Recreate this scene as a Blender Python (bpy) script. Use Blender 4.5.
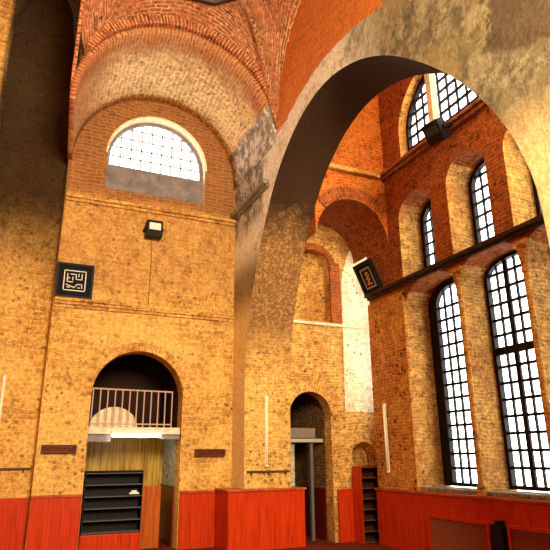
import bpy, bmesh, math, random
from mathutils import Vector, Matrix
random.seed(7)
S = bpy.context.scene
for o in list(bpy.data.objects): bpy.data.objects.remove(o)
COL = S.collection
PI = math.pi
# ---------------------------------------------------------------- camera
cam = bpy.data.cameras.new('camera'); co = bpy.data.objects.new('camera', cam); COL.objects.link(co)
pitch, yaw, roll = 0.30745, 0.42099, -0.0085
F = Vector((math.sin(yaw)*math.cos(pitch), math.cos(yaw)*math.cos(pitch), math.sin(pitch)))
R0 = Vector((math.cos(yaw), -math.sin(yaw), 0)); U0 = R0.cross(F)
R1 = math.cos(roll)*R0 + math.sin(roll)*U0; U1 = -math.sin(roll)*R0 + math.cos(roll)*U0
M = Matrix((R1, U1, -F)).transposed().to_4x4(); M.translation = Vector((0, 0, 1.65))
co.matrix_world = M
cam.sensor_width = 36; cam.lens = 571/550*36; cam.clip_start = .05; cam.clip_end = 200
S.camera = co
# ---------------------------------------------------------------- world, lights, exposure
W = bpy.data.worlds.new('sky'); S.world = W; W.use_nodes = True
bg = W.node_tree.nodes['Background']; bg.inputs[0].default_value = (1, .97, .92, 1); bg.inputs[1].default_value = 9.0
def area(name, loc, target, size, energy, color, sy=None):
    l = bpy.data.lights.new(name, 'AREA'); l.energy = energy; l.color = color; l.size = size
    if sy: l.shape = 'RECTANGLE'; l.size_y = sy
    o = bpy.data.objects.new(name, l); COL.objects.link(o); o.location = loc
    o.rotation_euler = (Vector(target)-Vector(loc)).to_track_quat('-Z', 'Y').to_euler()
    return o
area('nave_fill_light', (1.7, -2.5, 5.6), (2.0, 11.5, 4.2), 2.6, 2900, (1, .84, .58))  # added warm fill behind the camera, no visible fitting
area('aisle_fill_light', (5.9, 3.0, 8.4), (6.3, 10.6, 7.6), 1.2, 520, (1, .74, .42))  # added warm fill high in the aisle, brightens the far upper wall
S.view_settings.view_transform = 'Standard'; S.view_settings.look = 'None'
S.view_settings.gamma = 1; S.view_settings.use_curve_mapping = False
S.view_settings.exposure = -0.42

# ---------------------------------------------------------------- materials
def newmat(name):
    m = bpy.data.materials.new(name); m.use_nodes = True
    nt = m.node_tree; b = nt.nodes['Principled BSDF']; return m, nt, b
def plain(name, c, rough=.6, metal=0, emit=None, es=0, noise=.0, scale=20):
    m, nt, b = newmat(name)
    b.inputs['Base Color'].default_value = (*c, 1); b.inputs['Roughness'].default_value = rough
    b.inputs['Metallic'].default_value = metal
    b.inputs['Specular IOR Level'].default_value = .2
    if emit: b.inputs['Emission Color'].default_value = (*emit, 1); b.inputs['Emission Strength'].default_value = es
    if noise:
        tc = nt.nodes.new('ShaderNodeTexCoord'); n = nt.nodes.new('ShaderNodeTexNoise'); n.inputs['Scale'].default_value = scale
        n.inputs['Detail'].default_value = 5
        nt.links.new(tc.outputs['Object'], n.inputs['Vector'])
        r = nt.nodes.new('ShaderNodeMapRange'); r.inputs['From Min'].default_value = .3; r.inputs['From Max'].default_value = .7
        r.inputs['To Min'].default_value = 1-noise; r.inputs['To Max'].default_value = 1+noise
        nt.links.new(n.outputs['Fac'], r.inputs['Value'])
        mx = nt.nodes.new('ShaderNodeVectorMath'); mx.operation = 'SCALE'; mx.inputs[0].default_value = c
        nt.links.new(r.outputs['Result'], mx.inputs['Scale']); nt.links.new(mx.outputs['Vector'], b.inputs['Base Color'])
    return m
class NT:
    """tiny node builder"""
    def __init__(s, nt): s.nt = nt
    def n(s, t, **k):
        x = s.nt.nodes.new(t)
        for a, v in k.items(): setattr(x, a, v)
        return x
    def l(s, a, b): s.nt.links.new(a, b)
    def put(s, inp, v):
        if isinstance(v, bpy.types.NodeSocket): s.l(v, inp)
        elif isinstance(v, (tuple, list)) and len(v) == 3 and inp.type == 'RGBA': inp.default_value = (*v, 1)
        else: inp.default_value = v
    def math(s, op, a, b=0, c=0, clamp=False):
        x = s.n('ShaderNodeMath', operation=op, use_clamp=clamp)
        s.put(x.inputs[0], a); s.put(x.inputs[1], b); s.put(x.inputs[2], c); return x.outputs[0]
    def noise(s, vec, scale, detail=4, rough=.6):
        x = s.n('ShaderNodeTexNoise'); x.inputs['Scale'].default_value = scale; x.inputs['Detail'].default_value = detail
        x.inputs['Roughness'].default_value = rough; s.l(vec, x.inputs['Vector']); return x.outputs['Fac']
    def ramp(s, v, a, b):
        x = s.n('ShaderNodeMapRange'); x.interpolation_type = 'SMOOTHSTEP'
        s.put(x.inputs['Value'], v); x.inputs['From Min'].default_value = a; x.inputs['From Max'].default_value = b; return x.outputs['Result']
    def mix(s, f, a, b, mode='MIX'):
        x = s.n('ShaderNodeMix', data_type='RGBA', blend_type=mode); s.put(x.inputs[0], f); s.put(x.inputs[6], a); s.put(x.inputs[7], b); return x.outputs[2]
def brick_layer(T, uv, c1, c2, mortar, w, h, ms=.012):
    br = T.n('ShaderNodeTexBrick'); br.offset = .5
    for k, v in (('Scale', 1), ('Brick Width', w), ('Row Height', h), ('Mortar Size', ms), ('Mortar Smooth', .4), ('Bias', 0)): br.inputs[k].default_value = v
    T.l(uv, br.inputs['Vector']); T.put(br.inputs['Color1'], c1); T.put(br.inputs['Color2'], c2); T.put(br.inputs['Mortar'], mortar)
    return br.outputs['Color'], br.outputs['Fac']
def masonry(name, c1, c2, mortar, patch=None, patch_amt=.5, w=.24, h=.062, pit=.6, contrast=.62, ms=.010, extra=None, stain=(.10, .04, .015), stain_amt=.35, pscale=1.1, bump=.5):
    m, nt, b = newmat(name); T = NT(nt)
    uvn = T.n('ShaderNodeUVMap'); pos = T.n('ShaderNodeNewGeometry').outputs['Position']
    dn = T.n('ShaderNodeTexNoise'); dn.inputs['Scale'].default_value = 3; T.l(pos, dn.inputs['Vector'])
    vs = T.n('ShaderNodeVectorMath', operation='SCALE'); T.l(dn.outputs['Color'], vs.inputs[0]); vs.inputs['Scale'].default_value = .13
    va = T.n('ShaderNodeVectorMath', operation='ADD'); T.l(uvn.outputs[0], va.inputs[0]); T.l(vs.outputs[0], va.inputs[1])
    uv = va.outputs[0]
    col, bf = brick_layer(T, uv, c1, c2, mortar, w, h, ms)
    col = T.mix(T.math('MULTIPLY', T.ramp(T.noise(pos, 5.5, 8, .8), .42, .60), .45), col, tuple(.42*(a+b_) for a, b_ in zip(c1, c2)) if max(c1) < .3 else tuple(min(.9, 1.35*a) for a in c1))
    col = T.mix(T.math('MULTIPLY', T.ramp(T.noise(pos, 8, 9, .85), .50, .62), .75), col, tuple(.22*a for a in c2))
    if patch:
        pn = T.noise(pos, pscale, 6, .65); col = T.mix(T.math('MULTIPLY', T.ramp(pn, .46, .58), patch_amt), col, patch)
    sn = T.noise(pos, 2.3, 8, .7); col = T.mix(T.math('MULTIPLY', T.ramp(sn, .5, .72), stain_amt), col, stain)
    fn = T.noise(pos, 14, 7, .85)
    r = T.n('ShaderNodeMapRange'); T.l(fn, r.inputs['Value']); r.inputs['From Min'].default_value = .34; r.inputs['From Max'].default_value = .66; r.clamp = True
    r.inputs['To Min'].default_value = 1-contrast; r.inputs['To Max'].default_value = 1+contrast*1.15
    sc = T.n('ShaderNodeVectorMath', operation='SCALE'); T.l(col, sc.inputs[0]); T.l(r.outputs[0], sc.inputs['Scale']); col = sc.outputs[0]
    vo = T.n('ShaderNodeTexVoronoi'); vo.inputs['Scale'].default_value = 7; T.l(pos, vo.inputs['Vector'])
    pm = T.math('MULTIPLY', T.ramp(vo.outputs['Distance'], .30, .16), T.ramp(T.noise(pos, 1.7, 3), .48, .6))
    col = T.mix(T.math('MULTIPLY', pm, pit), col, (.03, .012, .005))
    if extra: col = extra(T, col, pos, uv)
    T.l(col, b.inputs['Base Color']); b.inputs['Roughness'].default_value = .9; b.inputs['Specular IOR Level'].default_value = .15
    hgt = T.math('SUBTRACT', T.math('ADD', T.math('MULTIPLY', fn, .8), T.math('MULTIPLY', bf, -.35)), pm)
    bp = T.n('ShaderNodeBump'); bp.inputs['Strength'].default_value = bump; bp.inputs['Distance'].default_value = .04
    T.l(hgt, bp.inputs['Height']); T.l(bp.outputs[0], b.inputs['Normal'])
    return m
def sep(T, pos):
    s = T.n('ShaderNodeSeparateXYZ'); T.l(pos, s.inputs[0]); return s.outputs
YEL1, YEL2, YMO = (.66, .36, .085), (.44, .215, .045), (.74, .46, .15)
def back_extra(T, col, pos, uv):
    x, y, z = sep(T, pos)
    nz = T.math('MULTIPLY', T.math('SUBTRACT', T.noise(pos, 1.5, 6, .7), .5), 1.6)
    zz = T.math('ADD', z, nz)
    # upper storey laid in darker red brick; between the two cornices rosy weathered brick
    red, _ = brick_layer(T, uv, (.27, .085, .03), (.15, .045, .018), (.36, .16, .07), .3, .085)
    col = T.mix(T.math('MULTIPLY', T.math('MULTIPLY', T.ramp(z, 6.6, 7.1), T.ramp(x, .44, .46)), .82), col, red)
    brown = T.mix(T.ramp(T.noise(pos, 3.5, 8, .75), .38, .62), (.27, .10, .035), (.55, .29, .09))
    mid = T.math('MULTIPLY', T.math('MULTIPLY', T.ramp(zz, 4.6, 5.3), T.ramp(z, 6.9, 6.6)), T.ramp(x, .40, .46))
    col = T.mix(T.math('MULTIPLY', mid, .5), col, brown)
    # shade of the tall left recess put into the colour, deepening upward
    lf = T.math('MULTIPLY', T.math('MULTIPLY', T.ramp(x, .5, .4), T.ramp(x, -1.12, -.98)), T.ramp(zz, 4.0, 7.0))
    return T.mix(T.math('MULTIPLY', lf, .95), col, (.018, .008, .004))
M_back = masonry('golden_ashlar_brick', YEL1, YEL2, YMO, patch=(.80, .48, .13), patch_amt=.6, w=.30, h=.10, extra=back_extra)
M_wall = masonry('yellow_brick', YEL1, YEL2, YMO, patch=(.36, .13, .03), patch_amt=.5)
M_stone = masonry('grey_stone', (.28, .24, .17), (.20, .17, .12), (.10, .08, .05), w=.6, h=.3, patch=(.33, .30, .22))
M_red = masonry('orange_brick', (.52, .13, .018), (.38, .075, .012), (.60, .24, .05), w=.28, h=.07, patch=(.60, .20, .02), contrast=.5)
M_dkred = masonry('dark_red_brick', (.34, .085, .018), (.20, .045, .012), (.42, .17, .05), w=.25, h=.07, stain_amt=.5, patch=(.36, .10, .02))
def barrel_extra(T, col, pos, uv):
    x, y, z = sep(T, pos)
    n = T.math('MULTIPLY', T.math('SUBTRACT', T.noise(pos, 2.2, 6, .7), .5), 1.3)
    yy = T.math('ADD', y, n)
    red, _ = brick_layer(T, uv, (.40, .10, .03), (.25, .055, .02), (.55, .26, .10), .28, .07)
    col = T.mix(T.math('MULTIPLY', T.ramp(yy, 10.15, 9.3), .85), col, red)
    col = T.mix(T.math('MULTIPLY', T.ramp(x, 1.2, .5), .7), col, red)
    g = T.math('MULTIPLY', T.ramp(z, 8.45, 8.38), T.ramp(x, 3.5, 3.6))
    gp = T.mix(T.ramp(T.noise(pos, 5, 6, .7), .45, .6), (.26, .22, .17), (.75, .70, .62))
    return T.mix(g, col, gp)
M_barrel = masonry('vault_brick', (.85, .56, .24), (.62, .32, .10), (.92, .74, .46), w=.30, h=.10, patch=(.88, .66, .34), contrast=.55, extra=barrel_extra, ms=.02)
M_pend = masonry('pendentive_brick', (.34, .11, .035), (.20, .055, .02), (.56, .30, .15), w=.22, h=.09, patch=(.36, .11, .05), contrast=.6, ms=.02)
M_ring = masonry('voussoir_brick', (.38, .10, .028), (.18, .045, .015), (.58, .30, .15), w=.5, h=.07, ms=.018, stain_amt=.2)
# arcade wall: plaster around the arch, bare orange brick over it, grey plaster by the back wall
m, nt, b = newmat('arcade_plaster'); T = NT(nt)
geo = T.n('ShaderNodeNewGeometry'); pos = geo.outputs['Position']; x, y, z = sep(T, pos)
uv = T.n('ShaderNodeUVMap').outputs[0]
n1 = T.noise(pos, 3.5, 8, .72); n2 = T.noise(pos, 16, 6, .75); n3 = T.noise(pos, .9, 5, .6)
pl = T.mix(T.ramp(n1, .42, .62), (.11, .085, .04), (.33, .275, .145))
pl = T.mix(T.ramp(n3, .42, .62), pl, (.27, .20, .08))
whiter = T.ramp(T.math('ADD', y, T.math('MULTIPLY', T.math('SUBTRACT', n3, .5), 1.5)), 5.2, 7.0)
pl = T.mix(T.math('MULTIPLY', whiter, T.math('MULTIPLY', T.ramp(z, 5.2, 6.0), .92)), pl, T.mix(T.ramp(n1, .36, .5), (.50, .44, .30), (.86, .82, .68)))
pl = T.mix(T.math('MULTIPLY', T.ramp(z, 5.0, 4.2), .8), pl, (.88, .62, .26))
ob, _ = brick_layer(T, uv, (.66, .15, .012), (.48, .09, .01), (.68, .26, .04), .28, .07)
ob = T.mix(T.ramp(n1, .45, .6), ob, (.62, .18, .015))
dy = T.math('SUBTRACT', y, 7.15); dz = T.math('SUBTRACT', z, 3.9)
rr = T.math('SQRT', T.math('ADD', T.math('MULTIPLY', dy, dy), T.math('MULTIPLY', dz, dz)))
rr = T.math('ADD', rr, T.math('MULTIPLY', T.math('SUBTRACT', n1, .5), .25))
om = T.math('MULTIPLY', T.math('MULTIPLY', T.ramp(rr, 4.22, 4.26), T.ramp(y, 5.2, 5.6)), T.math('MULTIPLY', T.ramp(y, 9.75, 9.55), T.ramp(z, 7.7, 7.9)))
grey = T.mix(T.ramp(n1, .45, .56), (.17, .13, .09), (.50, .46, .38))
pl = T.mix(T.math('MULTIPLY', T.ramp(y, 9.75, 9.95), T.ramp(z, 6.0, 6.6)), pl, grey)
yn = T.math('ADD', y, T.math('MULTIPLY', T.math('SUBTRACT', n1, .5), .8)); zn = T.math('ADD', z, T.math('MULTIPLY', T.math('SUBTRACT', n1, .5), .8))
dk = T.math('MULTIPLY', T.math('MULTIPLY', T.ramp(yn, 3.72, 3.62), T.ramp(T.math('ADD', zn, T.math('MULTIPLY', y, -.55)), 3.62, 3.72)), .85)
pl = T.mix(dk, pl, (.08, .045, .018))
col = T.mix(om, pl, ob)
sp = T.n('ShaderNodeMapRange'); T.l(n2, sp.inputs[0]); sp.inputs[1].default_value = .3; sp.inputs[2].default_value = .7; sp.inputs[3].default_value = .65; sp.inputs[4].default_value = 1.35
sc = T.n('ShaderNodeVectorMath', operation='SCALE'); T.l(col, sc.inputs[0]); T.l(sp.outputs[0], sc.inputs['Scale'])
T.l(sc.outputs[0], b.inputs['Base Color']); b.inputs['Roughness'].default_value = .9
bp = T.n('ShaderNodeBump'); bp.inputs['Strength'].default_value = .6; bp.inputs['Distance'].default_value = .05; T.l(n1, bp.inputs['Height']); T.l(bp.outputs[0], b.inputs['Normal'])
M_arc = m
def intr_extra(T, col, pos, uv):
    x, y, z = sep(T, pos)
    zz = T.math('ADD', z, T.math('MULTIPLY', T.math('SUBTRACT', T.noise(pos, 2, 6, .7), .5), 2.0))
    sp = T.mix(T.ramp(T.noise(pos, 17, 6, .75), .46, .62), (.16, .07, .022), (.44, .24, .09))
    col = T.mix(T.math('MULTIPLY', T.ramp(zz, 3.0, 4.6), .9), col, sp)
    return T.mix(T.math('MULTIPLY', T.ramp(zz, 5.5, 6.6), .95), col, (.030, .013, .005))  # shade of the down-facing upper soffit put into the brick colour
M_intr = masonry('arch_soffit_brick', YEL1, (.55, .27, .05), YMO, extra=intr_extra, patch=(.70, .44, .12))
def wood(name, c, c2, sx=9, sy=.6, rough=.35):
    m, nt, b = newmat(name); T = NT(nt)
    uv = T.n('ShaderNodeUVMap').outputs[0]
    mp = T.n('ShaderNodeMapping'); mp.inputs['Scale'].default_value = (sx, sy, 1); T.l(uv, mp.inputs[0])
    n = T.noise(mp.outputs[0], 2.0, 6, .65)
    T.l(T.mix(T.ramp(n, .35, .68), c, c2), b.inputs['Base Color']); b.inputs['Roughness'].default_value = rough; b.inputs['Specular IOR Level'].default_value = .15
    return m
M_wains = wood('varnished_red_wood', (.58, .045, .004), (.36, .020, .003), 14)
M_cap = wood('red_wood_moulding', (.50, .10, .03), (.30, .04, .01), 2)
M_yboard = wood('yellow_stained_board', (.55, .34, .05), (.22, .10, .015), 10, .5)
M_dkwood = wood('dark_red_wood', (.16, .014, .004), (.08, .008, .003), 10)
M_black = plain('black_metal', (.006, .005, .006), .55)
M_frame = plain('dark_window_iron', (.008, .006, .006), .6)
M_rail = plain('railing_metal', (.55, .36, .30), .45)
M_white = plain('white_enamel', (.85, .82, .72), .45)
M_tube = plain('unlit_tube_glass', (.95, .85, .60), .25)
M_lit = plain('lit_tube', (1, 1, 1), .4, emit=(1, .97, .85), es=45)
M_shade = plain('grey_infill_board', (.22, .19, .19), .7, noise=.3, scale=5)
M_cream = plain('cream_plaster', (.78, .68, .44), .8, noise=.2, scale=8)
M_slab = plain('painted_concrete', (.78, .66, .45), .7, noise=.2, scale=10)
M_green = masonry('green_marble', (.50, .52, .36), (.30, .34, .24), (.6, .6, .45), w=.8, h=.7, pit=.5, contrast=.6)
M_grille = plain('brown_grille_metal', (.20, .03, .012), .5)
M_gold = plain('gilt_metal', (.62, .33, .04), .4, .3)
M_paper = plain('pale_lettering', (.72, .70, .60), .6)
M_ink = plain('black_panel', (.004, .004, .005), .8)
M_floor = plain('dark_red_carpet', (.14, .015, .008), .95, noise=.4, scale=30)
M_rackm = plain('brown_painted_metal', (.10, .045, .025), .6)
def glassmat():
    m, nt, b = newmat('clear_pane'); T = NT(nt)
    tr = T.n('ShaderNodeBsdfTransparent'); gl = T.n('ShaderNodeBsdfGlossy'); gl.inputs['Roughness'].default_value = .05
    mx = T.n('ShaderNodeMixShader'); mx.inputs[0].default_value = .05
    T.l(tr.outputs[0], mx.inputs[1]); T.l(gl.outputs[0], mx.inputs[2]); T.l(mx.outputs[0], nt.nodes['Material Output'].inputs[0]); return m
M_glass = glassmat()

# ---------------------------------------------------------------- mesh helpers
def box_uv(me, scale=1):
    uvl = me.uv_layers.new(name='UVMap') if not me.uv_layers else me.uv_layers[0]
    for p in me.polygons:
        n = p.normal; ax = max(range(3), key=lambda i: abs(n[i]))
        for li in p.loop_indices:
            v = me.vertices[me.loops[li].vertex_index].co
            uvl.data[li].uv = ((v.y, v.z), (v.x, v.z), (v.x, v.y))[ax]
def link(name, me, mat, parent=None):
    o = bpy.data.objects.new(name, me); COL.objects.link(o)
    for mm in (mat if isinstance(mat, (list, tuple)) else [mat]): me.materials.append(mm)
    if parent is not None: o.parent = parent
    return o
def struct(o): o['kind'] = 'structure'; return o
def tag(o, label, cat, group=None):
    o['label'] = label; o['category'] = cat
    if group: o['group'] = group
    return o
def thing(name, label, cat, loc, group=None, rot=(0, 0, 0)):
    o = bpy.data.objects.new(name, None); COL.objects.link(o); o.location = loc; o.rotation_euler = rot; o.empty_display_size = .1
    return tag(o, label, cat, group)
def slab(name, plane, p0, p1, outer, holes, mat, parent=None):
    """flat panel with holes; plane 'Y': polygon in (x,z) between y=p0..p1; plane 'X': polygon in (y,z)"""
    cu = bpy.data.curves.new('t', 'CURVE'); cu.dimensions = '2D'; cu.fill_mode = 'BOTH'; cu.extrude = (p1-p0)/2
    for poly in [outer]+list(holes):
        sp = cu.splines.new('POLY'); sp.points.add(len(poly)-1); sp.use_cyclic_u = True
        for q, (a, c) in zip(sp.points, poly): q.co = (a, c, 0, 1)
    t = bpy.data.objects.new('t', cu); COL.objects.link(t)
    me = bpy.data.meshes.new_from_object(t); bpy.data.objects.remove(t); bpy.data.curves.remove(cu)
    mid = (p0+p1)/2
    for v in me.vertices:
        a, c, d = v.co
        v.co = (a, mid-d, c) if plane == 'Y' else (mid+d, a, c)
    bm = bmesh.new(); bm.from_mesh(me); bmesh.ops.remove_doubles(bm, verts=bm.verts, dist=1e-5)
    bmesh.ops.recalc_face_normals(bm, faces=bm.faces); bm.to_mesh(me); bm.free()
    me.update(); me.materials.clear()
    if not me.uv_layers: me.uv_layers.new(name='UVMap')
    me.uv_layers[0].name = 'UVMap'
    box_uv(me)
    for p in me.polygons: p.use_smooth = False
    return link(name, me, mat, parent)
def arch(cx, w, z0, zs, rise=None, n=20):
    """arched opening outline, half-width w, from z0, springing zs"""
    rise = w if rise is None else rise
    return [(cx-w, z0)]+[(cx-w*math.cos(PI*i/n), zs+rise*math.sin(PI*i/n)) for i in range(n+1)]+[(cx+w, z0)]
def rect(a, b, c, d): return [(a, c), (b, c), (b, d), (a, d)]
class MB:
    def __init__(s): s.bm = bmesh.new()
    def box(s, x0, x1, y0, y1, z0, z1, rot=None, piv=None):
        vs = [s.bm.verts.new((x, y, z)) for x in (x0, x1) for y in (y0, y1) for z in (z0, z1)]
        for f in ((0, 1, 3, 2), (4, 6, 7, 5), (0, 4, 5, 1), (2, 3, 7, 6), (0, 2, 6, 4), (1, 5, 7, 3)): s.bm.faces.new([vs[i] for i in f])
        if rot is not None: bmesh.ops.rotate(s.bm, verts=vs, cent=piv or Vector(), matrix=rot)
        return s
    def cyl(s, a, b, r, r2=None, n=12):
        a, b = Vector(a), Vector(b); d = b-a; r2 = r if r2 is None else r2
        q = d.to_track_quat('Z', 'Y').to_matrix().to_4x4()
        bmesh.ops.create_cone(s.bm, cap_ends=True, segments=n, radius1=r, radius2=r2, depth=d.length, matrix=Matrix.Translation((a+b)/2) @ q)
        return s
    def tube(s, pts, r, n=6):
        for a, b in zip(pts, pts[1:]): s.cyl(a, b, r, n=n)
        return s
    def arcband(s, cx, cz, r0, r1, y0, y1, a0=0, a1=PI, n=24, plane='Y'):
        rows = []
        for i in range(n+1):
            t = a0+(a1-a0)*i/n; c, q = math.cos(t), math.sin(t); row = []
            for r, y in ((r0, y0), (r1, y0), (r1, y1), (r0, y1)):
                p = (cx+r*c, y, cz+r*q) if plane == 'Y' else (y, cx+r*c, cz+r*q)
                row.append(s.bm.verts.new(p))
            rows.append(row)
        for A, B in zip(rows, rows[1:]):
            for k in range(4): s.bm.faces.new((A[k], A[(k+1) % 4], B[(k+1) % 4], B[k]))
        s.bm.faces.new(rows[0]); s.bm.faces.new(rows[-1][::-1]); return s
    def build(s, name, mat, parent=None, bevel=0, smooth=False):
        bmesh.ops.recalc_face_normals(s.bm, faces=s.bm.faces)
        if bevel: bmesh.ops.bevel(s.bm, geom=list(s.bm.edges), offset=bevel, segments=2, affect='EDGES', profile=.6)
        me = bpy.data.meshes.new(name); s.bm.to_mesh(me); s.bm.free(); me.update(); box_uv(me)
        if smooth:
            for p in me.polygons: p.use_smooth = True
        return link(name, me, mat, parent)
def surf(name, grid, mat, parent=None, closed=False, uvs=None, thick=0, smooth=True):
    """grid of points (rows x cols) with uv from accumulated arc length"""
    nr, nc = len(grid), len(grid[0]); me = bpy.data.meshes.new(name)
    vs = [p for r in grid for p in r]; fs = []
    for i in range(nr-1):
        for j in range(nc-1): fs.append((i*nc+j, i*nc+j+1, (i+1)*nc+j+1, (i+1)*nc+j))
    me.from_pydata(vs, [], fs); me.update()
    ul = me.uv_layers.new(name='UVMap')
    for p in me.polygons:
        p.use_smooth = smooth
        for li in p.loop_indices:
            k = me.loops[li].vertex_index; i, j = divmod(k, nc)
            ul.data[li].uv = uvs[i][j] if uvs else (0, 0)
    o = link(name, me, mat, parent)
    if thick:
        so = o.modifiers.new('solid', 'SOLIDIFY'); so.thickness = thick; so.offset = 0
    return o

# ================================================================ SETTING
XL, XA, XB, XR = .45, 4.15, 5.15, 6.9
YB, YBAY, YF = 11.5, 9.15, 10.9
struct(MB().box(-5, 8, -3, 15, -.1, 0).build('floor', M_floor))
# back wall
niche = [(.44, 0), (.44, 6.9), (.42, 8.3), (.33, 10.0), (.17, 11.3), (-.3, 12.3), (-.8, 11.4), (-1.02, 10.6), (-1.06, 10.0), (-.92, 8.4), (-.92, 0)]
door = arch(2.19, .89, -.02, 2.79)
lun = arch(2.3, 1.10, 7.12, 7.95)
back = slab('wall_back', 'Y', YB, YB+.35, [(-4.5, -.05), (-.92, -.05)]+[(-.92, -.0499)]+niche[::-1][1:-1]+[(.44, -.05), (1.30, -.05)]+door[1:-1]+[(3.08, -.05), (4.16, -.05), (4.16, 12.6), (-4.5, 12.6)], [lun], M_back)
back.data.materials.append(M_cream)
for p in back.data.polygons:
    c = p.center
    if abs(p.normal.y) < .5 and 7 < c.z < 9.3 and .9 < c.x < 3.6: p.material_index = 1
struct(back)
# back of tall recess at left
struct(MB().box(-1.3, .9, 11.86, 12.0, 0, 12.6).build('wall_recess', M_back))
# arcade wall with the great arch
prof = [(3.33, 3.4), (3.37, 4.0), (3.5, 4.5), (3.68, 4.92), (3.91, 5.32), (4.22, 5.76), (4.6, 6.2), (5.05, 6.64), (5.45, 6.97), (5.9, 7.26), (6.35, 7.47), (6.9, 7.63), (7.5, 7.66), (8.1, 7.53), (8.6, 7.29), (9.05, 6.96), (9.45, 6.53), (9.8, 6.02), (10.1, 5.48), (10.35, 4.95), (10.58, 4.34), (10.72, 3.8), (10.8, 3.2)]
sm = []
for i in range(len(prof)-1):
    p0, p1, p2, p3 = prof[max(0, i-1)], prof[i], prof[i+1], prof[min(len(prof)-1, i+2)]
    for k in range(3):
        t = k/3; sm.append(tuple(.5*(2*p1[q]+(p2[q]-p0[q])*t+(2*p0[q]-5*p1[q]+4*p2[q]-p3[q])*t*t+(3*p1[q]-p0[q]-3*p2[q]+p3[q])*t**3) for q in (0, 1)))
out = [(2.6, -.05), (3.33, -.05)] + sm + [(10.8, 3.2), (10.8, -.05), (11.5, -.05), (11.5, 8.0), (9.15, 8.0)]
out += [(7.0+2.15*math.cos(PI*i/24), 8.0+2.35*math.sin(PI*i/24)) for i in range(1, 25)] + [(2.6, 8.0)]
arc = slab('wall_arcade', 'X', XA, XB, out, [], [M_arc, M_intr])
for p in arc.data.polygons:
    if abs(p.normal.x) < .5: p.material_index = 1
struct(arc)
# barrel vault over the end bay
n = 40; R = 1.85; zc = 7.7
g, uvs = [], []
for i in range(n+1):
    t = -0.04+(PI+.08)*i/n
    row, ur = [], []
    for j in range(9):
        y = YBAY+(YB-YBAY)*j/8
        q = 1-j/8; row.append((2.3-.08*q+(R+.08*q)*math.cos(t), y, zc+(R+.04*q)*math.sin(t))); ur.append((y, R*t))
    g.append(row); uvs.append([(u[0], u[1]) for u in ur])
struct(surf('ceiling_barrel', g, M_barrel, uvs=uvs, thick=.1))
# voussoir ring
def ring_surf(name, cx, cz, r0, r1, y0, y1, mat, plane='Y', n=40, a0=0, a1=PI):
    o = MB().arcband(cx, cz, r0, r1, y0, y1, a0, a1, n, plane).build(name, mat)
    ul = o.data.uv_layers[0]
    for p in o.data.polygons:
        for li in p.loop_indices:
            v = o.data.vertices[o.data.loops[li].vertex_index].co
            a, d = ((v.x-cx), v.y) if plane == 'Y' else ((v.y-cx), v.x)
            r = math.hypot(a, v.z-cz); ul.data[li].uv = (r+d, math.atan2(v.z-cz, a)*(r0+r1)/2)
    return struct(o)
ring_surf('trim_1', 2.22, 7.72, 1.92, 2.12, YBAY-.10, YBAY-.002, M_ring, a0=.30, a1=PI-.47)
# pendentive vault from the four arches up to the dome cornice
cx, cy, ax, ay = 2.23, 7.0, 1.93, 2.15
dz, dax, day = 10.25, 1.45, 1.95
def rim(ph):
    c, s = math.cos(ph), math.sin(ph); k = min(ax/abs(c) if abs(c) > 1e-6 else 1e9, ay/abs(s) if abs(s) > 1e-6 else 1e9)
    x, y = k*c, k*s
    if abs(abs(x)-ax) < 1e-6: z = 7.9+2.35*math.sqrt(max(0, 1-(y/ay)**2))
    else: z = 7.78+math.sqrt(max(0, (ax+.05)**2-x*x))
    return Vector((cx+x, cy+y, min(z, dz-.02)))
N = 96; g = []; uvs = []
for i in range(N+1):
    ph = 2*PI*i/N+math.atan2(ay, ax); a = rim(ph); b_ = Vector((cx+dax*math.cos(ph), cy+day*math.sin(ph), dz))
    row, ur = [], []
    for j in range(9):
        t = j/8; p = a.lerp(b_, t); p.z += .30*math.sin(PI*t)*min(1, (dz-a.z)); p.z = min(p.z, dz+.05)
        row.append(tuple(p)); ur.append((ph*2.0, (p-a).length))
    g.append(row); uvs.append(ur)
struct(surf('ceiling', g, M_pend, uvs=uvs, thick=.06))
# dome cornice (twelve-sided) and dome
def ringpts(rx, ry, z, k=12): return [(cx+rx*math.cos(2*PI*i/k+.2), cy+ry*math.sin(2*PI*i/k+.2), z) for i in range(k+1)]
g = [ringpts(dax+.02, day+.02, dz-.03), ringpts(dax-.10, day-.10, dz-.08), ringpts(dax-.28, day-.28, dz+.10), ringpts(dax-.30, day-.30, dz+.28), ringpts(dax-.2, day-.2, dz+.30)]
struct(surf('trim_2', g, plain('dark_stone_cornice', (.10, .08, .07), .8, noise=.6, scale=5), thick=.04, smooth=False))
g = [[(cx+(dax-.25)*math.cos(a)*math.cos(e), cy+(day-.25)*math.sin(a)*math.cos(e), dz+.3+1.6*math.sin(e)) for a in [2*PI*i/48 for i in range(49)]] for e in [PI/2*j/10 for j in range(11)]]
struct(surf('ceiling_dome', g, M_dkred, thick=.06, uvs=[[(i*.2, j*.25) for i in range(49)] for j in range(11)]))
# cornices on the back wall
struct(MB().box(.46, 4.14, YB-.09, YB, 4.50, 4.56).box(.46, 4.14, YB-.05, YB, 4.44, 4.50).box(.46, 1.95, YB-.13, YB, 4.56, 4.62).build('trim_3', M_cap if 0 else M_wall, bevel=.01))
struct(MB().box(.46, 4.14, YB-.12, YB, 6.75, 6.82).box(.46, 4.14, YB-.06, YB, 6.69, 6.75).build('trim_4', M_wall, bevel=.01))
struct(MB().box(XA-.14, XA, 9.5, 11.38, 6.86, 6.96).box(XA-.07, XA, 9.5, 11.38, 6.80, 6.86).build('trim_5', M_stone, bevel=.01))
# light plaster moulding round the lunette
struct(MB().arcband(2.3, 7.95, 1.10, 1.135, YB-.03, YB).build('trim_6', M_cream))
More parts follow.
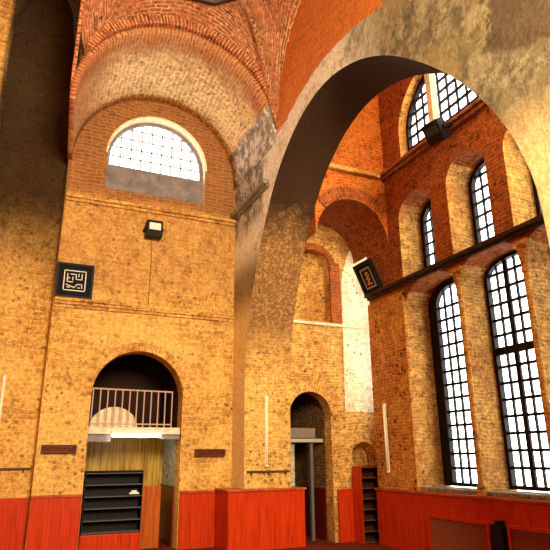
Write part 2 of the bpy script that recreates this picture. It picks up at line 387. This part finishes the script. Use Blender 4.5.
# brick ring of door arch
ring_surf('trim_7', 2.19, 2.79, .89, 1.06, YB-.025, YB-.001, M_wall)

# right wall: three-light windows in two tiers under a lunette
holes = [arch(8.52, .52, 5.03, 6.35, .42), arch(7.04, .50, 5.03, 6.45, .46), arch(5.62, .50, 5.03, 6.45, .46),
         arch(8.27, .76, 1.04, 4.50, .44), arch(6.76, .68, 1.04, 4.64, .32), arch(5.28, .70, 1.04, 4.64, .32)]
poly = [(2.6, -.05), (9.5, -.05), (9.5, 7.55), (2.6, 7.55)]
right = slab('wall_right', 'X', XR, XR+.7, poly, holes, M_dkred)
# far jambs carry yellow brick, faces the dark red brick
right.data.materials.append(M_wall)
for p in right.data.polygons:
    c = p.center
    if (p.normal.y < -.6 and c.z < 9 and c.y < 10.2) or (abs(p.normal.x) > .9 and False): p.material_index = 1
struct(right)
upper = slab('wall_right_upper', 'X', XR, XR+.34, rect(2.6, 9.5, 7.552, 10.2), [arch(7.10, 1.70, 7.60, 8.30, 1.25)], [M_dkred, M_wall])
for p in upper.data.polygons:
    if p.normal.y < -.3 and p.center.y < 9: p.material_index = 1
struct(upper)
# corner part of the right wall with its own tall side window
struct(slab('wall_corner', 'X', XR+.7, XR+.85, rect(9.501, 12.0, -.05, 10.2), [arch(10.24, .62, 2.55, 6.6, .5)], M_wall))
struct(slab('wall_corner_pier', 'X', XR, XR+.12, rect(9.501, 10.31, -.05, 10.2), [], M_dkred))
# pocked golden brick skin of the wide pier between arcade end and first window
struct(slab('wall_pier', 'X', XR-.06, XR-.002, rect(9.03, 10.30, .98, 4.80), [], masonry('pocked_brick', (.50, .19, .035), (.34, .10, .02), (.58, .30, .08), patch=(.62, .34, .07), pit=1, contrast=.7, stain_amt=.6)))
# stone cornices on the right wall
M_corn = plain('dark_weathered_stone', (.045, .022, .012), .8, noise=.5, scale=9)
struct(MB().box(XR-.14, XR, 2.6, 10.30, 4.955, 5.025).box(XR-.07, XR, 2.6, 10.30, 4.90, 4.955).build('trim_8', M_corn, bevel=.01))
struct(MB().box(XR-.16, XR, 2.6, 10.30, 7.50, 7.57).box(XR-.09, XR, 2.6, 10.30, 7.43, 7.50).build('trim_9', plain('rosy_stone', (.30, .12, .07), .8, noise=.5, scale=9), bevel=.01))
# far wall of the aisle
fdoor = arch(5.66, .49, -.02, 2.46)
fw = slab('wall_far', 'Y', YF, YF+.3, [(5.12, -.05)]+[(5.17, -.05)]+fdoor[1:-1]+[(6.15, -.05), (7.58, -.05), (7.58, 10.2), (5.12, 10.2)],
          [arch(5.83, .44, 4.50, 5.72, .50), arch(6.93, .31, 1.42, 1.62, .31)], [M_wall])
struct(fw)
struct(MB().box(5.2, 7.6, YF+.30, YF+.42, 3.4, 6.6).build('wall_blind_arch', M_wall))
struct(MB().box(6.4, 7.6, YF+.50, YF+.6, 1.2, 2.2).build('wall_niche', M_wall))
ring_surf('trim_10', 5.83, 5.72, .44, .60, YF-.04, YF-.001, M_dkred)
ring_surf('trim_11', 5.66, 2.46, .49, .70, YF-.03, YF-.001, M_wall)
struct(MB().box(5.17, 7.38, YF-.07, YF, 4.40, 4.46).build('trim_12', M_cream, bevel=.01))
# red brick between blind arch and the bright splay, pale plaster of the splay
struct(slab('wall_splay', 'Y', YF-.02, YF-.001, [(6.50, 2.55), (7.59, 2.55), (7.59, 6.1), (7.28, 6.45), (7.1, 6.62), (6.9, 6.45), (6.72, 6.1), (6.55, 5.6)], [], masonry('pale_plaster', (.86, .76, .50), (.80, .68, .40), (.74, .60, .34), contrast=.25, stain_amt=.15, pit=.6, patch=(.85, .78, .58))))
# arch and upper wall before the far wall
fu = struct(slab('wall_far_upper', 'Y', 9.45, YF-.03, [(5.145, 5.95)]+arch(6.03, .86, 5.95, 5.96, .86)[1:-1]+[(6.90, 5.95), (6.90, 10.2), (5.145, 10.2)], [], [M_red, M_dkred]))
for p in fu.data.polygons:
    if abs(p.normal.y) < .5: p.material_index = 1
ring_surf('trim_13', 6.03, 5.96, .86, 1.16, 9.42, 9.449, M_dkred, a0=.72, a1=PI-.72)
struct(MB().box(5.16, 6.73, 9.33, 9.449, 7.44, 7.54).build('trim_14', M_cap if 0 else M_wall, bevel=.01))
struct(MB().box(XB+.001, 7.9, 2.6, 12.4, 10.2, 10.35).build('ceiling_aisle', M_dkred))
# wider enclosure
struct(MB().box(-5, XA-.01, -3, 12.6, 12.6, 12.75).build('ceiling_nave', M_dkred))
struct(MB().box(-4.65, -4.5, -3, 12.0, 0, 12.6).build('wall_left', M_wall))
struct(MB().box(-4.65, 8, -3.15, -3, 0, 12.6).build('wall_rear', M_wall))
struct(MB().box(XA+.02, 8, -3, 2.29, 0, 12.6).build('wall_nave', M_wall))
struct(MB().box(XA+.02, 7.6, 2.3, 2.59, 0, 10.2).build('wall_near', M_wall))

# ---------------------------------------------------------------- panelling (setting)
def panel(name, x0, x1, y0, y1, z1, mat=M_wains, z0=0): return struct(MB().box(x0, x1, y0, y1, z0, z1).build(name, mat, bevel=.006))
panel('wainscot_back_left', .45, 1.29, YB-.06, YB-.001, .98)
panel('wainscot_back_right', 3.09, 3.80, YB-.06, YB-.001, .98)
panel('wainscot_recess', -.92, .44, 11.79, 11.859, .98)
panel('wainscot_far_left', -3.5, -.92, YB-.06, YB-.001, .98)
panel('wainscot_pier', 3.80, 5.38, 10.68, YB-.062, 1.02)
panel('wainscot_far', 6.22, 7.39, 10.82, YF-.03, 1.0)
struct(MB().box(.44, 1.29, YB-.09, YB-.001, .985, 1.03).box(3.09, 3.80, YB-.09, YB-.001, .985, 1.03).build('trim_15', M_cap, bevel=.006))
struct(MB().box(3.77, 5.41, 10.65, YB-.092, 1.025, 1.065).build('trim_16', M_cap, bevel=.006))
wr = MB()
yy = 2.6
while yy < 10.25:
    wr.box(XR-.12, XR-.001, yy, min(10.29, yy+.345), 0, .985); yy += .35
struct(wr.build('wainscot_right', M_wains, bevel=.006))
struct(MB().box(XR-.15, XR-.001, 2.6, 10.30, .99, 1.035).build('trim_17', M_cap, bevel=.006))
# sills and slim columns with capitals between the lower windows
struct(MB().box(XR-.02, XR+.5, 7.52, 9.02, 1.036, 1.10).box(XR-.02, XR+.5, 6.06, 7.40, 1.036, 1.10).box(XR-.02, XR+.5, 4.63, 5.93, 1.036, 1.10).build('trim_18', M_stone, bevel=.01))
for q, yc in enumerate((7.46, 6.0)):
    mb = MB()
    mb.box(XR-.05, XR+.06, yc-.10, yc+.10, 4.66, 4.80).box(XR-.09, XR+.03, yc-.15, yc+.15, 4.72, 4.80)
    mb.cyl((XR-.01, yc, 4.35), (XR-.01, yc, 4.66), .055, .10, 10).cyl((XR-.01, yc, 1.25), (XR-.01, yc, 4.35), .05, n=10).cyl((XR-.01, yc, 4.30), (XR-.01, yc, 4.36), .075, n=10)
    mb.cyl((XR-.01, yc, 1.04), (XR-.01, yc, 1.25), .10, .055, 10)
    struct(mb.build('column_%d' % (q+1), M_wall, smooth=False))

# ---------------------------------------------------------------- windows
def window(k, yc, w, z0, zs, rise, X, cols, rows, fw=.07, fb=.06, mull=None, bar=.022, label=None):
    """leaded iron window in the right wall, in plane X"""
    e = bpy.data.objects.new('window_%d' % k, None); COL.objects.link(e); e.location = (X, yc, z0); struct(e)
    o_ = [(y-yc, z-z0) for y, z in arch(yc, w, z0, zs, rise)]
    i_ = [(y-yc, z-z0) for y, z in arch(yc, w-fw, z0+fb, zs, rise-min(fw, .12))]
    slab('window_frame', 'X', -.05, .05, o_, [i_], M_frame, e)
    slab('pane', 'X', .028, .036, [(y-yc, z-z0) for y, z in arch(yc, w-fw*.6, z0+fw*.6, zs, rise-fw*.6)], [], M_glass, e)
    def top(y):
        u = min(1, abs(y)/(w-fw)); return zs-z0+(rise-min(fw, .12))*math.sqrt(max(0, 1-u*u))
    mb = MB()
    for i in range(1, cols):
        y = -w+fw+(2*w-2*fw)*i/cols; b_ = bar*(2.6 if mull == i else 1)
        mb.box(-.02, .02, y-b_/2, y+b_/2, fb, top(y)-.005)
    n = int((zs+rise-z0)/rows)
    for j in range(1, n+1):
        z = fb+j*rows
        if z > zs+rise-z0-fw-.03: break
        hw = w-fw
        if z > zs-z0: hw = (w-fw)*math.sqrt(max(0, 1-((z-zs+z0)/(rise-fw))**2))
        b_ = bar*1.3*(3 if mull and abs(z-2.15) < rows/2 else 1)
        mb.box(-.024, .024, -hw, hw, z-b_/2, z+b_/2)
    mb.build('glazing_bars', M_frame, e); return e
XG = XR+.60
window(1, 8.27, .755, 1.11, 4.50, .43, XG, 5, .25, fw=.24, bar=.034)
window(2, 6.76, .675, 1.11, 4.64, .31, XG, 6, .27, fw=.06, mull=4, bar=.034)
window(3, 5.28, .695, 1.11, 4.64, .31, XG, 6, .27, fw=.06, mull=3, bar=.034)
window(4, 8.52, .515, 5.04, 6.35, .41, XG, 4, .25, fw=.10, bar=.03)
window(5, 7.04, .495, 5.04, 6.45, .45, XG, 4, .26, fw=.07, bar=.03)
window(6, 5.62, .495, 5.04, 6.45, .45, XG, 4, .26, fw=.07, bar=.03)
window(7, 7.10, 1.69, 7.61, 8.30, 1.24, XR+.24, 13, .25, fw=.07, bar=.035)
struct(MB().box(XR+.02, XR+.18, 7.70, 7.84, 7.61, 9.46).box(XR+.02, XR+.18, 6.30, 6.44, 7.61, 9.44).build('window_mullion', M_cream))
window(8, 10.24, .615, 2.56, 6.6, .49, XR+.78, 3, .6, fw=.03)
# lunette over the door bay, in the back wall
e = bpy.data.objects.new('window_9', None); COL.objects.link(e); e.location = (2.3, YB+.24, 7.74); struct(e)
ol = [(x-2.3, z-7.74) for x, z in arch(2.3, 1.095, 7.75, 7.95)]; il = [(x-2.3, z-7.74) for x, z in arch(2.3, 1.03, 7.80, 7.96, 1.03)]
slab('window_frame', 'Y', -.03, .03, ol, [il], M_shade, e)
slab('pane', 'Y', .012, .02, il, [], M_glass, e)
mb = MB(); M_bar = plain('pale_window_bars', (.42, .40, .42), .5)
for i in range(1, 9):
    x = -1.03+2.06*i/9; mb.box(x-.016, x+.016, -.012, .010, .06, .22+math.sqrt(1.03**2-x*x)-.005)
for j in range(1, 5):
    z = .06+.24*j; hw = 1.03 if z < .22 else math.sqrt(max(0, 1.03**2-(z-.22)**2)); mb.box(-hw, hw, -.012, .010, z-.016, z+.016)
mb.build('glazing_bars', M_bar, e)
struct(MB().box(1.21, 3.39, YB+.18, YB+.30, 7.13, 7.735).build('window_infill_board', M_shade))

# ---------------------------------------------------------------- door bay under the gallery
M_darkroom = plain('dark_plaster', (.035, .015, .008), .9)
st = MB(); st.box(1.15, 1.29, YB+.352, 13.5, 0, 4.1); st.box(1.15, 3.25, 13.5, 13.6, 0, 4.1); st.box(1.15, 3.25, YB+.352, 13.6, 4.1, 4.2); st.box(3.09, 3.25, YB+.352, 13.5, 2.2, 4.1)
struct(st.build('wall_porch', M_darkroom))
struct(MB().box(3.09, 3.25, YB+.352, 13.5, 0, 2.2).build('wall_porch_right', M_green))
struct(MB().box(1.29, 3.085, 13.0, 13.1, 0, 2.07).build('wall_porch_back', M_yboard))
struct(MB().box(1.31, 3.07, YB+.06, 13.45, 2.08, 2.21).build('balcony_floor', M_slab, bevel=.01))
struct(MB().box(1.31, 1.74, YB+.12, YB+.18, 1.94, 2.079).box(2.68, 3.07, YB+.12, YB+.18, 1.99, 2.079).build('balcony_header', M_shade))
r = thing('balcony_railing', 'low metal railing with upright bars on the edge of the balcony in the arch', 'railing', (2.19, YB+.14, 2.212))
MB().tube([(-.86, 0, .72), (.72, 0, .70)], .016).build('handrail', M_rail, r)
MB().tube([(-.86, 0, .06), (.72, 0, .06)], .014).build('bottom_rail', M_rail, r)
for i in range(12):
    x = -.84+1.55*i/11; MB().cyl((x, 0, 0), (x, 0, .71), .013, n=8).build('baluster', M_rail, r)
bmx = MB(); bmx.arcband(0, 0, .004, .40, -.10, .10, 0, PI, 20)
for v in bmx.bm.verts: v.co.x *= 1.15
o = bmx.build('cloth_bundle', M_cream, bevel=0); o.location = (1.82, YB+.50, 2.213)
tag(o, 'pale half-round bundle lying behind the balcony railing', 'bundle')
t = thing('fluorescent_lamp', 'glowing fluorescent tube fixed under the balcony in the arch', 'lamp', (2.2, YB+.01, 2.06))
MB().box(-.48, .48, -.03, .045, .02, .09).build('housing', M_white, t, bevel=.008)
MB().cyl((-.46, -.01, -.015), (.46, -.01, -.015), .022).build('tube', M_lit, t, smooth=True)
for s in (-1, 1): MB().box(s*.475-.015, s*.475+.015, -.03, .015, -.04, .02).build('tube_holder', M_white, t)
# partition, base and shoe rack
struct(MB().box(3.05, 3.088, YB+.36, 12.99, 0, 1.10).build('wainscot_porch', M_dkwood))
struct(MB().box(1.30, 2.82, YB+.38, YB+.44, 0, 1.12).build('wall_partition', wood('orange_wood', (.50, .12, .012), (.30, .05, .008), 8)))
o = MB().box(1.32, 2.40, YB+.02, YB+.36, 0, .33).build('wooden_step', M_wains, bevel=.01); tag(o, 'low red wooden step under the black rack in the arch', 'step')
def rack(name, label, loc, w, d, h, shelves, mat, matside, rotz=0):
    t = thing(name, label, 'shoe rack', loc, rot=(0, 0, rotz))
    for s in (-1, 1): MB().box(s*w/2-.015 if s > 0 else -w/2, w/2 if s > 0 else -w/2+.015, -d/2, d/2, 0, h).build('side_panel', matside, t)
    MB().box(-w/2+.016, w/2-.016, d/2-.012, d/2, 0, h).build('back_panel', mat, t)
    for i in range(shelves+1):
        z = .02+(h-.04)*i/shelves
        MB().box(-w/2+.016, w/2-.016, -d/2, d/2-.013, z-.007, z+.007).build('shelf', mat, t, bevel=.003)
    return t
M_rk = plain('black_rack_board', (.004, .004, .004), .6); M_rk2 = plain('shelf_edge_grey', (.11, .10, .095), .4)
rk = rack('shoe_rack', 'wide black shoe rack standing on the step in the arch', (1.86, YB+.19, .332), 1.06, .30, 1.06, 5, M_rk, M_rk)
MB().box(-.53, .53, -.15, .15, 1.061, 1.085).build('top_board', M_rk, rk, bevel=.004)
for c in rk.children:
    if c.name.startswith('shelf'): c.data.materials[0] = M_rk2
mb = MB(); mb.box(-.09, .09, -.035, .035, 0, .03); mb.cyl((-.05, 0, .03), (.05, 0, .045), .034, .028, 10)
o = mb.build('shoe', M_white, bevel=.004); o.location = (2.24, YB+.10, .995); tag(o, 'small white shoe on a shelf of the black rack', 'shoe')

# ---------------------------------------------------------------- doorway of the aisle
pw = MB(); pw.box(5.02, 5.16, YF+.302, 12.9, 0, 3.4); pw.box(5.02, 6.32, 12.9, 13.0, 0, 3.4); pw.box(5.02, 6.32, YF+.425, 13.0, 3.4, 3.5)
struct(pw.build('wall_passage', M_darkroom))
struct(MB().box(6.16, 6.32, YF+.302, 12.9, 1.0, 3.4).build('wall_passage_right', masonry('dark_rubble', (.24, .12, .04), (.13, .06, .02), (.34, .20, .09), pit=.9)))
struct(MB().box(6.12, 6.32, YF+.302, 12.9, 0, 1.0).build('wainscot_passage', M_dkwood))
struct(MB().box(5.17, 5.95, YF+.35, YF+.75, 2.02, 2.22).build('door_lintel', plain('grey_lintel', (.22, .17, .13), .7, noise=.3)))
struct(MB().box(5.17, 6.12, YF+.33, YF+.40, 1.93, 2.0).build('trim_19', plain('pale_green_trim', (.42, .42, .32), .6)))
struct(MB().box(5.86, 5.92, YF+.42, YF+.50, 0, 1.92).build('trim_20', plain('grey_post', (.13, .12, .10), .6)))
struct(MB().box(5.17, 5.52, YF+.50, YF+.56, 0, 1.93).build('wall_passage_panel', M_green))
t = rack('shoe_rack', 'narrow dark wooden shoe rack in the aisle corner beside the doorway', (6.86, 10.63, 0), .62, .34, 1.44, 7, plain('brown_board', (.07, .02, .010), .4), M_wains)
for c in t.children:
    if c.name.startswith('shelf'): c.data.materials[0] = plain('shelf_board', (.16, .06, .035), .35)

# ---------------------------------------------------------------- grilles before the right wall
def grille(y0, y1, z1, label):
    yc = (y0+y1)/2; w = (y1-y0)/2
    t = thing('radiator_grille', label, 'radiator', (XR-.155, yc, 0))
    mb = MB(); mb.box(-.05, .03, -w, w, z1-.05, z1); mb.box(-.05, .03, -w, -w+.05, 0, z1-.051); mb.box(-.05, .03, w-.05, w, 0, z1-.051)
    mb.build('grille_frame', M_wains, t, bevel=.004)
    MB().box(.0, .02, -w+.052, w-.052, .02, z1-.052).build('back_panel', M_grille, t)
    mb = MB(); stp = .055; W_, H_ = 2*w-.11, z1-.07
    k = -H_
    while k < W_:
        for sgn in (1, -1):
            a0 = max(0, k); a1 = min(W_, k+H_)
            if a1-a0 > .03:
                za, zb = a0-k, a1-k
                if sgn < 0: za, zb = H_-za, H_-zb
                mb.cyl((-.02, -w+.055+a0, .02+za), (-.02, -w+.055+a1, .02+zb), .006, n=4)
        k += stp
    mb.build('lattice', plain('lattice_metal', (.42, .12, .06), .5), t)
    return t
grille(7.20, 8.66, .68, 'red lattice radiator grille on the right wall, the one nearer the corner')
grille(5.20, 6.84, .68, 'red lattice radiator grille at the right edge, beyond the black box')
o = MB().box(XR-.24, XR-.125, 6.90, 7.14, 0, .66).box(XR-.26, XR-.125, 6.94, 7.02, .66, .72).build('upright_box', M_black, bevel=.01)
tag(o, 'black upright box between the two radiator grilles', 'box')

# ---------------------------------------------------------------- lamps
def vtube(label, loc, h, rotz, ang=0, group=None):
    t = thing('wall_tube_lamp', label, 'lamp', loc, rot=(0, 0, rotz))
    MB().box(-.028, .028, -.02, 0, -.03, h+.03).build('housing', M_white, t, bevel=.005)
    MB().cyl((0, -.042, 0), (0, -.042, h), .020).build('tube', M_tube, t, smooth=True)
    for z in (-.03, h): MB().box(-.022, .022, -.06, -.021, z, z+.03).build('tube_holder', M_white, t)
    MB().cyl((0, -.02, h+.03), (0, -.02, h+.09), .04, .02, 10).build('hook', M_white, t)
    return t
vtube('upright white tube lamp on the pier left of the aisle doorway', (4.61, 10.798, 1.49), 1.24, 0)
vtube('upright white tube lamp on the pocked wall right of the narrow shoe rack', (XR-.062, 9.88, 1.36), 1.20, -PI/2)
vtube('upright white tube lamp at the left edge in the tall recess', (-.24, 11.858, 2.12), .92, 0)
def flood(name, label, loc, rot, s=1.0):
    t = thing(name, label, 'floodlight', loc, rot=rot)
    mb = MB(); vs0 = len(mb.bm.verts); mb.box(-.17*s, .17*s, -.30*s, -.08*s, -.19*s, .17*s)
    mb.build('housing', M_black, t, bevel=.02*s)
    MB().box(-.12*s, .12*s, -.315*s, -.301*s, -.05*s, .10*s).build('glass_front', M_white, t)
    MB().box(-.14*s, .14*s, -.36*s, -.301*s, .105*s, .13*s).build('visor', M_black, t)
    mb = MB(); mb.box(-.20*s, -.185*s, -.22*s, 0, -.03*s, .03*s); mb.box(.185*s, .20*s, -.22*s, 0, -.03*s, .03*s); mb.box(-.20*s, .20*s, -.02*s, 0, -.03*s, .03*s)
    mb.build('bracket', M_black, t); return t
flood('floodlight', 'small black floodlight with white glass on the back wall below the half-round window', (2.26, YB-.002, 6.26), (0, 0, 0), 1.0)
flood('floodlight', 'black floodlight on the upper ledge of the right wall under the large half-round window', (XR-.165, 7.30, 7.50), (.55, 0, -PI/2+.15), 1.1)
o = MB().tube([(2.26, YB-.012, 6.06), (2.28, YB-.012, 5.6), (2.27, YB-.012, 4.63)], .007, 5).build('cable', plain('brown_cable', (.20, .10, .04), .7)); tag(o, 'thin cable running down the back wall below the small floodlight', 'cable')

# ---------------------------------------------------------------- framed calligraphy
def strokes(mb, segs, s, y, w):
    for (x0, z0, x1, z1) in segs:
        a, b = Vector((x0*s, y, z0*s)), Vector((x1*s, y, z1*s)); d = (b-a).normalized()*w/2; n_ = Vector((-d.z, 0, d.x))
        q = [a-d-n_, b+d-n_, b+d+n_, a-d+n_]; lo = [mb.bm.verts.new(v) for v in q]; hi = [mb.bm.verts.new(v-Vector((0, .004, 0))) for v in q]
        mb.bm.faces.new(hi); mb.bm.faces.new(lo[::-1])
        for i in range(4): mb.bm.faces.new((lo[i], lo[(i+1) % 4], hi[(i+1) % 4], hi[i]))
t = thing('framed_calligraphy', 'square black framed panel with pale calligraphy, standing on the back wall cornice', 'picture', (.79, YB-.07, 4.625))
w, h = .35, .70
MB().box(-w, w, -.02, .02, 0, h).build('panel', M_ink, t)
mb = MB(); mb.box(-w, w, -.04, -.021, 0, .04).box(-w, w, -.04, -.021, h-.04, h).box(-w, -w+.04, -.04, -.021, .041, h-.041).box(w-.04, w, -.04, -.021, .041, h-.041); mb.build('frame', M_black, t)
mb = MB(); sq = [(-.20, .15, .20, .15), (.20, .15, .20, .55), (.20, .55, -.20, .55), (-.20, .55, -.20, .15)]
strokes(mb, sq, 1, -.021, .018); mb.build('border', M_paper, t)
mb = MB(); strokes(mb, [(-.14, .48, -.14, .32), (-.14, .32, -.04, .32), (-.08, .48, .02, .48), (.02, .48, .02, .38), (.02, .38, .13, .38), (.13, .38, .13, .49), (-.04, .42, -.04, .36), (.07, .49, .07, .44), (-.15, .26, .0, .21), (.0, .21, .05, .28), (.05, .28, .14, .28), (.14, .28, .14, .21), (-.13, .21, -.09, .21), (.07, .21, .10, .21), (-.15, .38, -.10, .40)], 1, -.021, .017); mb.build('lettering', M_paper, t)
t = thing('framed_calligraphy', 'dark framed panel with gilt motif tilting out above the right wall ledge', 'picture', (XR-.06, 9.97, 4.985), rot=(math.radians(24), 0, -PI/2))
w, h = .33, .74
MB().box(-w, w, -.02, .02, 0, h).build('panel', M_ink, t)
mb = MB(); mb.box(-w, w, -.045, -.021, 0, .07).box(-w, w, -.045, -.021, h-.07, h).box(-w, -w+.07, -.045, -.021, .071, h-.071).box(w-.07, w, -.045, -.021, .071, h-.071); mb.build('frame', M_black, t)
mb = MB(); strokes(mb, [(-.17, .16, .17, .16), (.17, .16, .17, .58), (.17, .58, -.17, .58), (-.17, .58, -.17, .16)], 1, -.021, .04); mb.build('border', plain('grey_mount', (.30, .27, .22), .6), t)
mb = MB(); strokes(mb, [(0, .24, 0, .50), (-.05, .28, .05, .34), (-.06, .36, .06, .42), (-.04, .46, .05, .48), (-.07, .24, .07, .24)], 1, -.021, .035); mb.build('lettering', M_gold, t)

# ---------------------------------------------------------------- small fixtures
def heater(label, x0, x1, z0, z1):
    t = thing('wall_vent', label, 'vent', ((x0+x1)/2, YB-.001, z0)); w = (x1-x0)/2; h = z1-z0
    mb = MB(); mb.box(-w, w, -.10, -.001, h-.015, h).box(-w, w, -.10, -.001, 0, .015).box(-w, -w+.02, -.10, -.001, .016, h-.016).box(w-.02, w, -.10, -.001, .016, h-.016); mb.build('casing', M_rackm, t)
    mb = MB()
    for i in range(4): mb.box(-w+.021, w-.021, -.09, -.02, .02+i*(h-.04)/3.4, .03+i*(h-.04)/3.4)
    mb.build('louvre', M_grille, t)
heater('small brown slatted vent on the back wall left of the arch', .52, 1.12, 1.74, 1.88)
heater('small brown slatted vent on the back wall between arch and pier', 3.36, 3.98, 1.66, 1.80)
def rail(label, x0, x1, y, z):
    t = thing('wall_rail', label, 'shelf rail', ((x0+x1)/2, y, z)); w = (x1-x0)/2
    MB().box(-w, w, -.07, -.02, 0, .03).build('bar', M_rackm, t, bevel=.004)
    for s in (-.8, 0, .8): MB().box(s*w-.015, s*w+.015, -.055, 0, -.05, 0).build('bracket', M_rackm, t)
rail('thin brown rail across the pier under its upright tube lamp', 4.20, 5.10, 10.799, 1.36)
rail('thin dark rail in the tall recess at the left edge, above the panelling', -.90, .40, 11.858, 1.46)

struct(MB().box(6.24, 6.50, YF-.045, YF-.001, 4.47, 5.9).build('trim_21', M_dkred))

for o in bpy.data.objects:
    if o.name.startswith('glass_front') and o.parent and o.parent.location.x > 5:
        o.data.materials[0] = plain('dark_lamp_glass', (.03, .03, .03), .2); o['label'] = 'dark glass front'
ring_surf('trim_22', 7.0, 7.9, 2.17, 2.36, .235, .295, M_ring, plane='X', a0=0, a1=PI*.5)
